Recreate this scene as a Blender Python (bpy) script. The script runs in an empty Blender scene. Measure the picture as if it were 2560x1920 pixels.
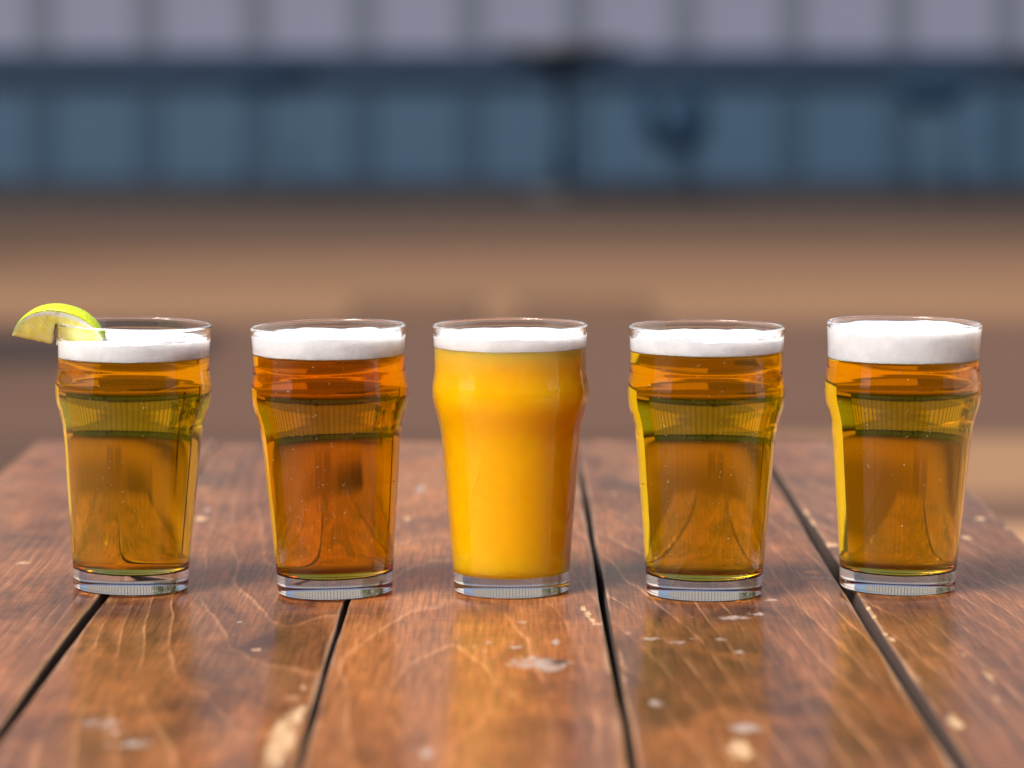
import bpy, math, random
import numpy as np
from mathutils import Vector, Euler, Matrix, noise as mnoise

R = math.radians
random.seed(7)
sc = bpy.context.scene
col = sc.collection

# ------------------------------------------------------------------ camera
F_PX = 7920.0                       # focal length in pixels of the 2560 px wide photograph
CAM_H = 0.300                       # above the table top (z = 0)
CAM_Y = -1.769
PITCH = math.atan(821.0 / F_PX)
cam_d = bpy.data.cameras.new("camera")
cam = bpy.data.objects.new("camera", cam_d)
col.objects.link(cam)
cam.location = (0, CAM_Y, CAM_H)
cam.rotation_euler = Euler((math.pi / 2 - PITCH, 0, -0.0015))
cam_d.sensor_width = 36.0
cam_d.lens = F_PX / 2560 * 36.0
cam_d.clip_start = 0.05
cam_d.clip_end = 2000
cam_d.dof.use_dof = True
cam_d.dof.focus_distance = 1.765
cam_d.dof.aperture_fstop = 4.5
cam_d.dof.aperture_blades = 9
sc.camera = cam
CAM_R = cam.rotation_euler.to_matrix()
CAM_O = Vector(cam.location)

# ------------------------------------------------------------------ world, sun, exposure
SUN_EL, SUN_AZ = R(51), R(226)       # azimuth measured from +Y (behind the glasses) towards +X
world = bpy.data.worlds.new("World")
sc.world = world
world.use_nodes = True
wn, wl = world.node_tree.nodes, world.node_tree.links
for n in list(wn):
    wn.remove(n)
wo = wn.new("ShaderNodeOutputWorld")
wb = wn.new("ShaderNodeBackground")
ws = wn.new("ShaderNodeTexSky")
ws.sky_type = 'NISHITA'
ws.sun_disc = False
ws.sun_elevation = SUN_EL
ws.sun_rotation = SUN_AZ
ws.air_density = 0.7
ws.dust_density = 6.0
ws.ozone_density = 0.6
wb.inputs["Strength"].default_value = 0.085
wl.new(ws.outputs[0], wb.inputs[0])
wl.new(wb.outputs[0], wo.inputs[0])
sun_d = bpy.data.lights.new("sun", 'SUN')
sun_d.energy = 2.8
sun_d.angle = R(27)
sun_d.color = (1.0, 0.985, 0.97)
sun = bpy.data.objects.new("sun", sun_d)
col.objects.link(sun)
sdir = Vector((math.sin(SUN_AZ) * math.cos(SUN_EL), math.cos(SUN_AZ) * math.cos(SUN_EL), math.sin(SUN_EL)))
sun.rotation_euler = sdir.to_track_quat('Z', 'Y').to_euler()
sun.location = (-3, -4, 6)

sc.view_settings.view_transform = 'Standard'
sc.view_settings.look = 'None'
sc.view_settings.gamma = 1.0
sc.view_settings.exposure = 1.15
sc.view_settings.use_curve_mapping = False
sc.render.engine = 'CYCLES'
cy = sc.cycles
cy.use_denoising = True
cy.denoiser = 'OPENIMAGEDENOISE'
cy.denoising_input_passes = 'RGB_ALBEDO_NORMAL'
cy.use_adaptive_sampling = False
cy.max_bounces = 24
cy.diffuse_bounces = 4
cy.glossy_bounces = 8
cy.transmission_bounces = 20
cy.transparent_max_bounces = 12
cy.volume_bounces = 1
cy.caustics_refractive = True
cy.caustics_reflective = True
cy.blur_glossy = 0.6
cy.sample_clamp_indirect = 6.0
cy.sample_clamp_direct = 0.0


# ------------------------------------------------------------------ helpers
def ray(u, v):
    d = CAM_R @ Vector(((u - 1280) / F_PX, -(v - 960) / F_PX, -1.0))
    return d.normalized()


def on_z(u, v, z=0.0):              # photograph pixel (2560 x 1920) -> point on a level plane
    d = ray(u, v)
    return CAM_O + d * ((z - CAM_O.z) / d.z)


def on_y(u, v, y):
    d = ray(u, v)
    return CAM_O + d * ((y - CAM_O.y) / d.y)


def link(o, parent=None):
    col.objects.link(o)
    if parent is not None:
        o.parent = parent
    return o


def mesh_obj(name, verts, faces, mats, parent=None, smooth=True, midx=None):
    me = bpy.data.meshes.new(name)
    me.from_pydata([tuple(map(float, v)) for v in verts], [], faces)
    for m in (mats if isinstance(mats, (list, tuple)) else [mats]):
        me.materials.append(m)
    if smooth:
        me.polygons.foreach_set("use_smooth", [True] * len(me.polygons))
    if midx is not None:
        me.polygons.foreach_set("material_index", midx)
    me.update()
    return link(bpy.data.objects.new(name, me), parent)


def empty(name, loc=(0, 0, 0)):
    o = bpy.data.objects.new(name, None)
    o.empty_display_size = 0.03
    o.location = loc
    return link(o)


def tag(o, label, cat, group=None):
    o["label"] = label
    o["category"] = cat
    if group:
        o["group"] = group
    return o


class MB:
    """collects boxes, cylinders and tubes into one mesh"""
    def __init__(self):
        self.v, self.f = [], []

    def add(self, vs, fs):
        b = len(self.v)
        self.v += [tuple(x) for x in vs]
        self.f += [tuple(i + b for i in q) for q in fs]
        return self

    def box(self, x0, x1, y0, y1, z0, z1, c=0.0):
        """box with chamfered edges (c)"""
        if c <= 0:
            vs = [(x, y, z) for x in (x0, x1) for y in (y0, y1) for z in (z0, z1)]
            fs = [(0, 1, 3, 2), (4, 6, 7, 5), (0, 4, 5, 1), (2, 3, 7, 6), (0, 2, 6, 4), (1, 5, 7, 3)]
            return self.add(vs, fs)
        import bmesh
        bm = bmesh.new()
        bmesh.ops.create_cube(bm, size=1.0)
        for v in bm.verts:
            v.co = Vector(((x0 + x1) / 2 + v.co.x * (x1 - x0), (y0 + y1) / 2 + v.co.y * (y1 - y0), (z0 + z1) / 2 + v.co.z * (z1 - z0)))
        bmesh.ops.bevel(bm, geom=list(bm.edges), offset=c, segments=1, affect='EDGES')
        bm.verts.index_update()
        self.add([v.co.copy() for v in bm.verts], [[v.index for v in f.verts] for f in bm.faces])
        bm.free()
        return self

    def lathe(self, prof, seg=32, c=(0, 0, 0)):
        b = []
        n = len(prof)
        vs, fs = [], []
        for j in range(seg):
            a = 2 * math.pi * j / seg
            for r, z in prof:
                vs.append((c[0] + r * math.cos(a), c[1] + r * math.sin(a), c[2] + z))
        for j in range(seg):
            k = (j + 1) % seg
            for i in range(n - 1):
                fs.append((j * n + i, k * n + i, k * n + i + 1, j * n + i + 1))
        return self.add(vs, fs)

    def tube(self, a, b, r, seg=10):
        a, b = Vector(a), Vector(b)
        q = (b - a).to_track_quat('Z', 'Y').to_matrix()
        vs, fs = [], []
        for p in (a, b):
            for j in range(seg):
                t = 2 * math.pi * j / seg
                vs.append(p + q @ Vector((r * math.cos(t), r * math.sin(t), 0)))
        for j in range(seg):
            k = (j + 1) % seg
            fs.append((j, k, seg + k, seg + j))
        fs.append(tuple(range(seg - 1, -1, -1)))
        fs.append(tuple(range(seg, 2 * seg)))
        return self.add(vs, fs)

    def build(self, name, mat, parent=None, smooth=False):
        return mesh_obj(name, self.v, self.f, mat, parent, smooth)


class N:
    """small node-tree builder"""
    def __init__(self, name):
        self.m = bpy.data.materials.new(name)
        self.m.use_nodes = True
        self.t = self.m.node_tree
        for n in list(self.t.nodes):
            self.t.nodes.remove(n)
        self.out = self.t.nodes.new("ShaderNodeOutputMaterial")

    def node(self, kind, **kw):
        n = self.t.nodes.new(kind)
        for k, v in kw.items():
            setattr(n, k, v)
        return n

    def put(self, sock, val):
        if isinstance(val, bpy.types.NodeSocket):
            self.t.links.new(val, sock)
        elif val is not None:
            sock.default_value = val

    def math(self, op, a, b=None, c=None, clamp=False):
        n = self.node("ShaderNodeMath", operation=op, use_clamp=clamp)
        for i, x in enumerate((a, b, c)):
            if x is not None:
                self.put(n.inputs[i], x)
        return n.outputs[0]

    def mix(self, fac, a, b, blend='MIX'):
        n = self.node("ShaderNodeMix", data_type='RGBA', blend_type=blend)
        self.put(n.inputs[0], fac)
        self.put(n.inputs[6], a)
        self.put(n.inputs[7], b)
        return n.outputs[2]

    def ramp(self, fac, stops, interp='LINEAR'):
        n = self.node("ShaderNodeValToRGB")
        n.color_ramp.interpolation = interp
        e = n.color_ramp.elements
        while len(e) < len(stops):
            e.new(0.5)
        for x, (p, c) in zip(e, stops):
            x.position = p
            x.color = (c, c, c, 1) if isinstance(c, (int, float)) else (*c, 1)
        self.put(n.inputs[0], fac)
        return n.outputs[0]

    def noise(self, vec, scale=1.0, detail=3.0, rough=0.55, dist=0.0):
        n = self.node("ShaderNodeTexNoise")
        self.put(n.inputs["Vector"], vec)
        n.inputs["Scale"].default_value = scale
        n.inputs["Detail"].default_value = detail
        n.inputs["Roughness"].default_value = rough
        n.inputs["Distortion"].default_value = dist
        return n.outputs[0]

    def mapping(self, vec, loc=(0, 0, 0), scale=(1, 1, 1), rot=(0, 0, 0)):
        n = self.node("ShaderNodeMapping")
        self.put(n.inputs[0], vec)
        n.inputs[1].default_value = loc
        n.inputs[2].default_value = rot
        n.inputs[3].default_value = scale
        return n.outputs[0]

    def coord(self, which="Object"):
        return self.node("ShaderNodeTexCoord").outputs[which]

    def bump(self, h, strength, dist):
        n = self.node("ShaderNodeBump")
        n.inputs["Strength"].default_value = strength
        n.inputs["Distance"].default_value = dist
        self.put(n.inputs["Height"], h)
        return n.outputs[0]

    def principled(self, **kw):
        n = self.node("ShaderNodeBsdfPrincipled")
        for k, v in kw.items():
            self.put(n.inputs[k.replace("_", " ")], v)
        self.t.links.new(n.outputs[0], self.out.inputs[0])
        return n


def simple(name, color, rough=0.6, var=0.25, scale=6.0, spec=0.4, stretch=(1, 1, 1), metal=0.0, bump=0.0):
    b = N(name)
    v = b.mapping(b.coord(), scale=stretch)
    n = b.noise(v, scale, 5.0, 0.6)
    c = b.mix(n, (*[x * (1 - var) for x in color], 1), (*[min(1, x * (1 + var)) for x in color], 1))
    p = b.principled(Base_Color=c, Roughness=rough, Metallic=metal)
    p.inputs["Specular IOR Level"].default_value = spec
    if bump:
        b.put(p.inputs["Normal"], b.bump(n, 0.5, bump))
    return b.m


def pchip(xs, ys, q):
    xs, ys, q = np.asarray(xs, float), np.asarray(ys, float), np.asarray(q, float)
    h = np.diff(xs)
    d = np.diff(ys) / h
    m = np.zeros_like(xs)
    m[0], m[-1] = d[0], d[-1]
    for i in range(1, len(xs) - 1):
        if d[i - 1] * d[i] > 0:
            w1, w2 = 2 * h[i] + h[i - 1], h[i] + 2 * h[i - 1]
            m[i] = (w1 + w2) / (w1 / d[i - 1] + w2 / d[i])
    i = np.clip(np.searchsorted(xs, q) - 1, 0, len(h) - 1)
    t = np.clip((q - xs[i]) / h[i], 0, 1)
    return ((1 + 2 * t) * (1 - t) ** 2 * ys[i] + t * (1 - t) ** 2 * h[i] * m[i]
            + t * t * (3 - 2 * t) * ys[i + 1] + t * t * (t - 1) * h[i] * m[i + 1])


def fbm(x, y, z, o=3):
    return mnoise.fractal(Vector((x, y, z)), 1.0, 2.0, o)


# ------------------------------------------------------------------ ground and far wall
GZ = -0.75                          # the ground under the table
WALL_Y = 23.9


def ground_mat():
    b = N("ground_boards")
    c = b.coord()
    sep = b.node("ShaderNodeSeparateXYZ")
    b.put(sep.inputs[0], c)
    big = b.noise(b.mapping(c, scale=(0.25, 0.9, 1)), 1.0, 4.0, 0.6)
    fine = b.noise(b.mapping(c, scale=(2.0, 14, 1)), 1.0, 5.0, 0.6)
    col_ = b.mix(big, (0.150, 0.085, 0.056, 1), (0.300, 0.180, 0.115, 1))
    col_ = b.mix(b.math('MULTIPLY', fine, 0.5), col_, (0.10, 0.06, 0.045, 1))
    p = b.principled(Base_Color=col_, Roughness=0.75)
    p.inputs["Specular IOR Level"].default_value = 0.25
    return b.m


gm = MB()
gm.add([(-400, -60, GZ), (400, -60, GZ), (400, 600, GZ), (-400, 600, GZ)], [(0, 1, 2, 3)])
g = gm.build("ground", ground_mat())
g["kind"] = "structure"


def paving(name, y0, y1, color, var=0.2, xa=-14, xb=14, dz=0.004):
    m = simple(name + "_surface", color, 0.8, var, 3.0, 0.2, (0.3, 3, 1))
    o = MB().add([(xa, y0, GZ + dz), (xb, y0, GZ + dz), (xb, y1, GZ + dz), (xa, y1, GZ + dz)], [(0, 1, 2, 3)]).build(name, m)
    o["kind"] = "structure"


paving("dark_ground_band", 20.3, WALL_Y + 0.5, (0.011, 0.008, 0.007))  # flat bands of ground colour, stepped darker towards the wall
paving("dark_ground_band", 17.8, 20.25, (0.030, 0.018, 0.012))
paving("ground_band", 15.2, 17.75, (0.062, 0.033, 0.019))
paving("ground_band", 12.9, 15.15, (0.120, 0.063, 0.032))
paving("ground_band", 10.7, 12.85, (0.155, 0.082, 0.041))
paving("ground_band", 6.95, 10.65, (0.082, 0.043, 0.027))
paving("ground_band", 5.75, 6.9, (0.200, 0.110, 0.056), xa=0.5)
paving("ground_band", 5.75, 6.9, (0.065, 0.036, 0.023), xa=-3.0, xb=0.45)
paving("ground_band", 5.75, 10.6, (0.230, 0.125, 0.065), xb=-3.05, dz=0.008)  # unseen side ground, kept pale so the beer refracts no dark wedge
paving("dark_ground_band", 8.9, 10.2, (0.032, 0.020, 0.015), xa=-3.0, xb=-1.05, dz=0.008)  # darker patch of ground at the left
paving("ground_band", 5.25, 5.7, (0.100, 0.054, 0.034))
paving("ground_band", -5.8, 5.2, (0.330, 0.185, 0.095))  # near ground out of view, made pale to brighten the beer

pan_hi = simple("pale_panel_paint", (0.122, 0.132, 0.182), 0.6, 0.08, 1.0)
pan_top = simple("cream_panel_paint", (0.26, 0.24, 0.20), 0.6, 0.08, 1.0)
pan_lo = simple("slate_panel_paint", (0.021, 0.050, 0.088), 0.6, 0.10, 1.0)
navy = simple("navy_trim_paint", (0.004, 0.018, 0.042), 0.55, 0.2, 2.0)
grey_b = simple("grey_batten_paint", (0.075, 0.085, 0.115), 0.6, 0.1, 2.0)
slate_b = simple("dark_slate_batten_paint", (0.010, 0.032, 0.060), 0.6, 0.1, 2.0)
wall = tag(empty("panel_wall", (0, WALL_Y, GZ)), "long panelled wall, pale grey above and slate blue below a dark rail", "wall")
SEAM0, SEAM = -3.77, 0.865
W_Z = 0.75                          # table plane above the wall's base
W_H = 7.2
WI0, WI1 = -22, 20
protos = {}
for i in range(WI0, WI1):
    x0 = SEAM0 + SEAM * i + 0.10
    for nm, xa, xb, ya, za, zb_, m in (("upper_panel", 0, 0.665, 0.0, 0.34 + W_Z, 2.70, pan_hi), ("top_panel", 0, 0.665, 0.0, 2.76, W_H, pan_top), ("lower_panel", 0, 0.665, 0.0, 0.06, 0.085 + W_Z, pan_lo),
                                       ("upper_batten", -0.198, -0.002, -0.02, 0.34 + W_Z, W_H, grey_b), ("lower_batten", -0.198, -0.002, -0.02, 0.06, 0.085 + W_Z, slate_b)):
        if nm not in protos:
            protos[nm] = MB().box(xa, xb, ya, 0.05, za, zb_, 0.006).build(nm, m, wall)
            o = protos[nm]
        else:
            o = link(protos[nm].copy(), wall)
        o.location = (x0, 0, 0)
WX0, WX1 = SEAM0 + WI0 * SEAM - 0.06, SEAM0 + WI1 * SEAM + 0.06
MB().box(WX0, WX1, -0.05, 0.06, 0.088 + W_Z, 0.337 + W_Z, 0.01).build("rail", navy, wall)
MB().box(WX0, WX1, -0.03, 0.049, 2.703, 2.757, 0.005).build("upper_rail", grey_b, wall)
MB().box(WX0, WX1, -0.06, 0.08, W_H + 0.003, W_H + 0.12, 0.01).build("coping", grey_b, wall)
MB().box(WX0, WX1, -0.03, 0.06, 0.0, 0.057, 0.006).build("skirting", navy, wall)
MB().box(WX0, WX1, 0.053, 0.12, 0.0, W_H, 0.0).build("backing", slate_b, wall)

seat_m = simple("matt_navy_plastic", (0.005, 0.015, 0.032), 0.9, 0.2, 4.0, 0.1)
black = simple("black_powder_coat", (0.004, 0.006, 0.009), 0.5, 0.2, 5.0)


def bar_table(x, y, r, top, label):
    t = tag(empty("bar_table", (x, y, GZ)), label, "table", "round bar tables by the wall")
    h = top - GZ
    MB().lathe([(0, h), (r - 0.02, h), (r, h - 0.015), (r, h - 0.05), (r * 0.94, h - 0.07), (0, h - 0.07)], 40).build("tabletop", black, t, True)
    MB().lathe([(0, h - 0.075), (r * 0.72, h - 0.075), (r * 0.62, h - 0.14), (r * 0.2, h - 0.19), (0, h - 0.19)], 40).build("apron", black, t, True)
    MB().lathe([(0, h - 0.195), (0.06, h - 0.195), (0.045, 0.5), (0.055, 0.12), (0.0, 0.12)], 24).build("pedestal", slate_b, t, True)
    MB().lathe([(0, 0.115), (0.12, 0.115), (0.24, 0.06), (0.34, 0.025), (0.34, 0.0), (0, 0.0)], 32).build("foot", black, t, True)


bar_table(0.40, 21.9, 0.50, 0.385, "black round bar table on a thick pedestal in front of the panelled wall")
bar_table(4.30, 22.0, 0.62, 0.30, "wider black round bar table at the end of the row")


def stool(x, y, seat, w, back, label, rz, thin=0.5, lift=0.17):
    t = tag(empty("bucket_stool", (x, y, GZ)), label, "stool", "bucket stools by the wall")
    t.rotation_euler = (0, 0, rz)
    hs, hb = seat - GZ, back - GZ
    vs, fs = [], []
    nu, nv = 17, 7
    for layer in (0, 1):
        for i in range(nu):
            a = math.pi * i / (nu - 1)
            cx, cz = -math.cos(a), 1 - math.sin(a) ** 0.8
            k = 1 - (1 - thin) * layer
            for j in range(nv):
                q = j / (nv - 1)
                vs.append((cx * w / 2 * k * (1 - 0.12 * q * q), (q - 0.5) * w * 0.8, hs + layer * lift * (1 - cz) + cz * (hb - hs) * (0.55 + 0.45 * q)))
    L = nu * nv
    for i in range(nu - 1):
        for j in range(nv - 1):
            p = i * nv + j
            fs.append((p, p + nv, p + nv + 1, p + 1))
            fs.append((L + p, L + p + 1, L + p + nv + 1, L + p + nv))
    rim = [i * nv for i in range(nu)] + [(nu - 1) * nv + j for j in range(1, nv)] + [i * nv + nv - 1 for i in range(nu - 2, -1, -1)] + [j for j in range(nv - 2, 0, -1)]
    for a, b in zip(rim, rim[1:] + rim[:1]):
        fs.append((a, L + a, L + b, b))
    mesh_obj("bucket_seat", vs, fs, seat_m, t)
    for sx in (-1, 1):
        for sy in (-1, 1):
            MB().tube((sx * w * 0.22, sy * w * 0.2, hs + 0.06), (sx * w * 0.36, sy * w * 0.34, 0.0), 0.012).build("leg", slate_b, t, True)
    for sy in (-1, 1):
        MB().tube((-w * 0.31, sy * w * 0.28, hs * 0.4), (w * 0.31, sy * w * 0.28, hs * 0.4), 0.008).build("footrest", slate_b, t, True)


stool(1.19, 21.3, -0.385, 0.50, 0.10, "low navy bucket stool right beside the black pedestal table", R(8))
stool(3.13, 21.6, -0.085, 0.50, 0.16, "tall navy bucket stool drawn up to the wider bar table", R(-14))
stool(-1.75, 21.8, 0.045, 0.62, 0.22, "tall navy bucket stool standing alone before the panelled wall", R(4))

# pale wall along the side of the paving: it shines in the left edges of the beer
white_r = simple("pale_render", (0.56, 0.55, 0.52), 0.85, 0.06, 2.0, 0.2, bump=0.004)
sw = tag(empty("rendered_wall", (5.6, -1.6, GZ)), "plain pale rendered wall running along the side of the paving", "wall")
MB().box(0.0, 0.22, 0.0, 7.6, 0.0, 3.0, 0.012).build("wall_body", white_r, sw)
MB().box(-0.04, 0.26, -0.03, 7.63, 3.003, 3.08, 0.012).build("coping", grey_b, sw)
MB().box(-0.02, -0.003, 0.0, 7.6, 0.0, 0.22, 0.004).build("plinth", grey_b, sw)

# timber house front behind the camera: the dark side of every reflection in the glass
clad = simple("dark_brown_cladding", (0.050, 0.034, 0.026), 0.7, 0.3, 5.0, 0.3, (0.6, 1, 8))
paint = simple("white_window_paint", (0.75, 0.74, 0.71), 0.5, 0.05, 6.0)
pane_m = simple("dark_window_pane", (0.02, 0.024, 0.028), 0.08, 0.2, 2.0, 0.6)
hf = tag(empty("house_front", (0, -6.2, GZ)), "dark brown clad house front with white framed windows facing the paving", "house")
for k in range(24):
    MB().box(-9, 9, -0.10, -0.004 * (k % 2) - 0.002, 0.02 + k * 0.18, 0.195 + k * 0.18, 0.006).build("cladding_board", clad, hf)
for x in (-5.2, -1.5, 2.2, 5.9):
    wf = MB().box(x - 0.6, x + 0.6, 0.0, 0.05, 1.0, 1.09, 0.005).box(x - 0.6, x + 0.6, 0.0, 0.05, 2.41, 2.5, 0.005).box(x - 0.6, x - 0.51, 0.0, 0.05, 1.093, 2.407, 0.005).box(x + 0.51, x + 0.6, 0.0, 0.05, 1.093, 2.407, 0.005).box(x - 0.03, x + 0.03, 0.005, 0.045, 1.093, 2.407, 0.004).build("window_frame", paint, hf)
    MB().box(x - 0.508, x - 0.033, 0.012, 0.024, 1.095, 2.405, 0.0).build("pane", pane_m, wf)
    MB().box(x + 0.033, x + 0.508, 0.012, 0.024, 1.095, 2.405, 0.0).build("pane", pane_m, wf)

# two mats on the paving
mat_m = simple("brown_coir", (0.095, 0.053, 0.030), 0.95, 0.3, 60.0, 0.1, bump=0.003)
mat_b = simple("black_rubber_edge", (0.075, 0.043, 0.027), 0.7, 0.2, 20.0, 0.3)
for x0, x1 in ((-0.655, -0.105), (0.035, 0.620)):
    dm = tag(empty("door_mat", ((x0 + x1) / 2, 10.85, GZ + 0.0045)), "dark brown doormat lying flat on the tan paving beside its twin", "mat", "doormats on the paving")
    hw = (x1 - x0) / 2
    MB().box(-hw + 0.03, hw - 0.03, 0.03, 0.92, 0.0, 0.016, 0.003).build("coir_field", mat_m, dm)
    MB().box(-hw, hw, 0.0, 0.028, 0.0, 0.011, 0.003).box(-hw, hw, 0.922, 0.95, 0.0, 0.011, 0.003).box(-hw, -hw + 0.028, 0.029, 0.921, 0.0, 0.011, 0.003).box(hw - 0.028, hw, 0.029, 0.921, 0.0, 0.011, 0.003).build("border", mat_b, dm)

# leafy trees off to the left, seen only bent through the beer
leaf_m = simple("green_leaves", (0.075, 0.125, 0.022), 0.5, 0.6, 3.0, 0.4)
bark_m = simple("grey_brown_bark", (0.11, 0.08, 0.06), 0.9, 0.4, 12.0, 0.2, (1, 1, 0.3))


def tree(x, y, h, rad, sd, label):
    rnd = random.Random(sd)
    t = tag(empty("leafy_tree", (x, y, GZ)), label, "tree", "trees beside the paving")
    m = MB()
    pts = [Vector((0, 0, 0)), Vector((0.05, 0.03, h * 0.3)), Vector((-0.04, 0.06, h * 0.6)), Vector((0.02, 0, h * 0.85))]
    rs = [0.16, 0.12, 0.08, 0.03]
    for a, b_, r in zip(pts, pts[1:], rs):
        m.tube(a, b_, r, 9)
    for k in range(9):
        a = rnd.uniform(0, 6.28); z = h * rnd.uniform(0.3, 0.75)
        m.tube((0, 0, z), (math.cos(a) * rad * 0.7, math.sin(a) * rad * 0.7, z + rad * rnd.uniform(0.2, 0.6)), 0.03, 6)
    m.build("trunk", bark_m, t, True)
    clumps = [(Vector((rnd.gauss(0, 0.45) * rad, rnd.gauss(0, 0.45) * rad, h * 0.60 + rnd.uniform(-0.42, 0.42) * h * 0.8)), rnd.uniform(0.25, 0.5) * rad) for _ in range(34)]
    vs, fs = [], []
    for c, r in clumps:
        for _ in range(170):
            d = Vector((rnd.gauss(0, 1), rnd.gauss(0, 1), rnd.gauss(0, 1))).normalized() * r * rnd.uniform(0.5, 1.0)
            p = c + d
            if p.z < 0.25:
                continue
            u = Vector((rnd.gauss(0, 1), rnd.gauss(0, 1), rnd.gauss(0, 0.6))).normalized()
            w = u.cross(Vector((rnd.gauss(0, 1), rnd.gauss(0, 1), rnd.gauss(0, 1)))).normalized()
            L = rnd.uniform(0.06, 0.11)
            b0 = len(vs)
            vs += [p - u * L, p + w * L * 0.45, p + u * L, p - w * L * 0.45]
            fs.append((b0, b0 + 1, b0 + 2, b0 + 3))
    mesh_obj("crown", vs, fs, leaf_m, t, False)


tree(-7.0, 12.5, 5.5, 1.9, 3, "bushy green tree standing near the panelled wall")
tree(-6.2, 6.6, 4.6, 1.6, 5, "smaller green tree standing beside the paving")

# ------------------------------------------------------------------ the table
BACK_Y = on_z(1280, 1102).y
FRONT_Y = -0.82
GX = [-0.366, -0.2265, -0.097, 0.0605, 0.2005, 0.323]        # plank boundaries, refined below from pixels
k_px = 1.1573


def gap_x(u, v):
    return on_z(u * k_px, v * k_px).x


GX[1] = (gap_x(205, 1315) + gap_x(100, 1440)) / 2
GX[2] = (gap_x(745, 1310) + gap_x(690, 1500)) / 2
GX[3] = (gap_x(1302, 1300) + gap_x(1345, 1520)) / 2
GX[4] = (gap_x(1812, 1240) + gap_x(1965, 1480)) / 2
GX[5] = on_z(2486, 1278).x
GX[0] = on_z(50, 1140).x
GAP = [0, 0.0035, 0.0026, 0.0031, 0.0055, 0]

# (u, v, half width, half height, strength, kind) in photograph pixels; kind 0 pale raw wood, 1 grey, 2 dark
CHIPS = [
    (700, 1845, 34, 72, 1.0, 0), (742, 1782, 20, 36, 0.8, 0), (728, 1745, 16, 20, 0.6, 0),
    (1347, 1657, 78, 15, 0.9, 1), (1395, 1652, 26, 9, 0.8, 2), (1375, 1672, 40, 8, 0.9, 1),
    (1306, 1556, 17, 5, 0.8, 1), (1185, 1617, 9, 5, 0.9, 1), (1222, 1606, 9, 5, 0.9, 1), (1287, 1619, 20, 4, 0.9, 1),
    (1280, 1607, 7, 4, 0.8, 1), (1390, 1606, 11, 9, 0.9, 1), (1140, 1598, 7, 5, 0.7, 1), (1205, 1629, 24, 3, 0.6, 1), (1069, 1880, 22, 14, 0.9, 1),
    (1458, 1519, 7, 8, 1.0, 0), (1470, 1535, 8, 9, 1.0, 0), (1480, 1550, 8, 7, 0.9, 0), (1493, 1560, 12, 5, 0.9, 0),
    (1835, 1543, 44, 6, 0.9, 1), (1890, 1534, 26, 5, 0.7, 1), (1928, 1499, 16, 3, 1.0, 1), (1640, 1757, 18, 11, 1.0, 1), (1865, 1820, 46, 12, 0.9, 1),
    (1850, 1872, 28, 26, 1.0, 0), (1800, 1597, 17, 5, 0.8, 1), (1735, 1596, 10, 4, 0.7, 1), (1632, 1597, 30, 4, 0.8, 1), (1688, 1606, 28, 4, 0.8, 1),
    (1850, 1629, 26, 3, 0.7, 1), (1545, 1638, 6, 5, 0.8, 1), (1572, 1584, 6, 4, 0.7, 1), (1735, 1543, 5, 4, 0.7, 1), (1560, 1700, 10, 8, 0.6, 1),
    (2050, 1443, 36, 5, 0.9, 1), (2032, 1430, 30, 5, 0.8, 3), (1915, 1458, 10, 3, 0.9, 2),
    (2230, 1603, 10, 6, 1.0, 0), (2214, 1588, 6, 4, 0.9, 0), (2186, 1546, 5, 4, 0.9, 0), (2170, 1524, 6, 4, 0.9, 0), (2385, 1808, 18, 17, 1.0, 0),
    (2300, 1700, 8, 8, 0.6, 0), (2470, 1690, 9, 26, 0.7, 0), (2400, 1637, 26, 6, 0.5, 0), (2490, 1745, 10, 26, 0.5, 0), (2360, 1685, 9, 14, 0.5, 0),
    (2529, 1317, 15, 9, 1.0, 0), (2553, 1336, 8, 6, 1.0, 0), (2447, 1294, 16, 6, 0.9, 0), (2415, 1341, 13, 6, 0.9, 0),
    (2010, 1284, 11, 8, 1.0, 0), (2026, 1308, 8, 9, 1.0, 0), (2070, 1366, 28, 6, 0.9, 0), (2075, 1293, 10, 6, 0.7, 0), (2055, 1372, 10, 4, 1.0, 0),
    (1051, 1221, 13, 8, 1.0, 1), (1018, 1293, 12, 7, 0.8, 0), (519, 1270, 8, 7, 1.0, 1), (504, 1291, 20, 6, 1.0, 0), (510, 1219, 16, 6, 0.8, 3),
    (560, 1287, 26, 6, 0.6, 3), (55, 1406, 20, 4, 0.9, 0), (60, 1425, 24, 5, 0.5, 1), (1538, 1233, 12, 6, 0.7, 0), (600, 1548, 10, 3, 0.9, 1),
    (255, 1800, 70, 14, 0.7, 1), (330, 1850, 60, 14, 0.6, 1), (290, 1825, 40, 10, 0.6, 1), (640, 1615, 16, 5, 0.7, 0),
    (2415, 1462, 18, 3, 0.6, 0), (2310, 1470, 8, 3, 0.6, 0), (760, 1710, 9, 9, 0.6, 0), (1280, 1733, 14, 8, 0.5, 0),
]
CH = []
for (u, v, hw, hh, s, kind) in CHIPS:
    c = on_z(u, v)
    ex = abs(on_z(u + hw, v).x - c.x)
    ey = abs(on_z(u, v - hh).y - on_z(u, v + hh).y) / 2
    CH.append((c.x, c.y, ex, ey, s, kind))


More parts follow.
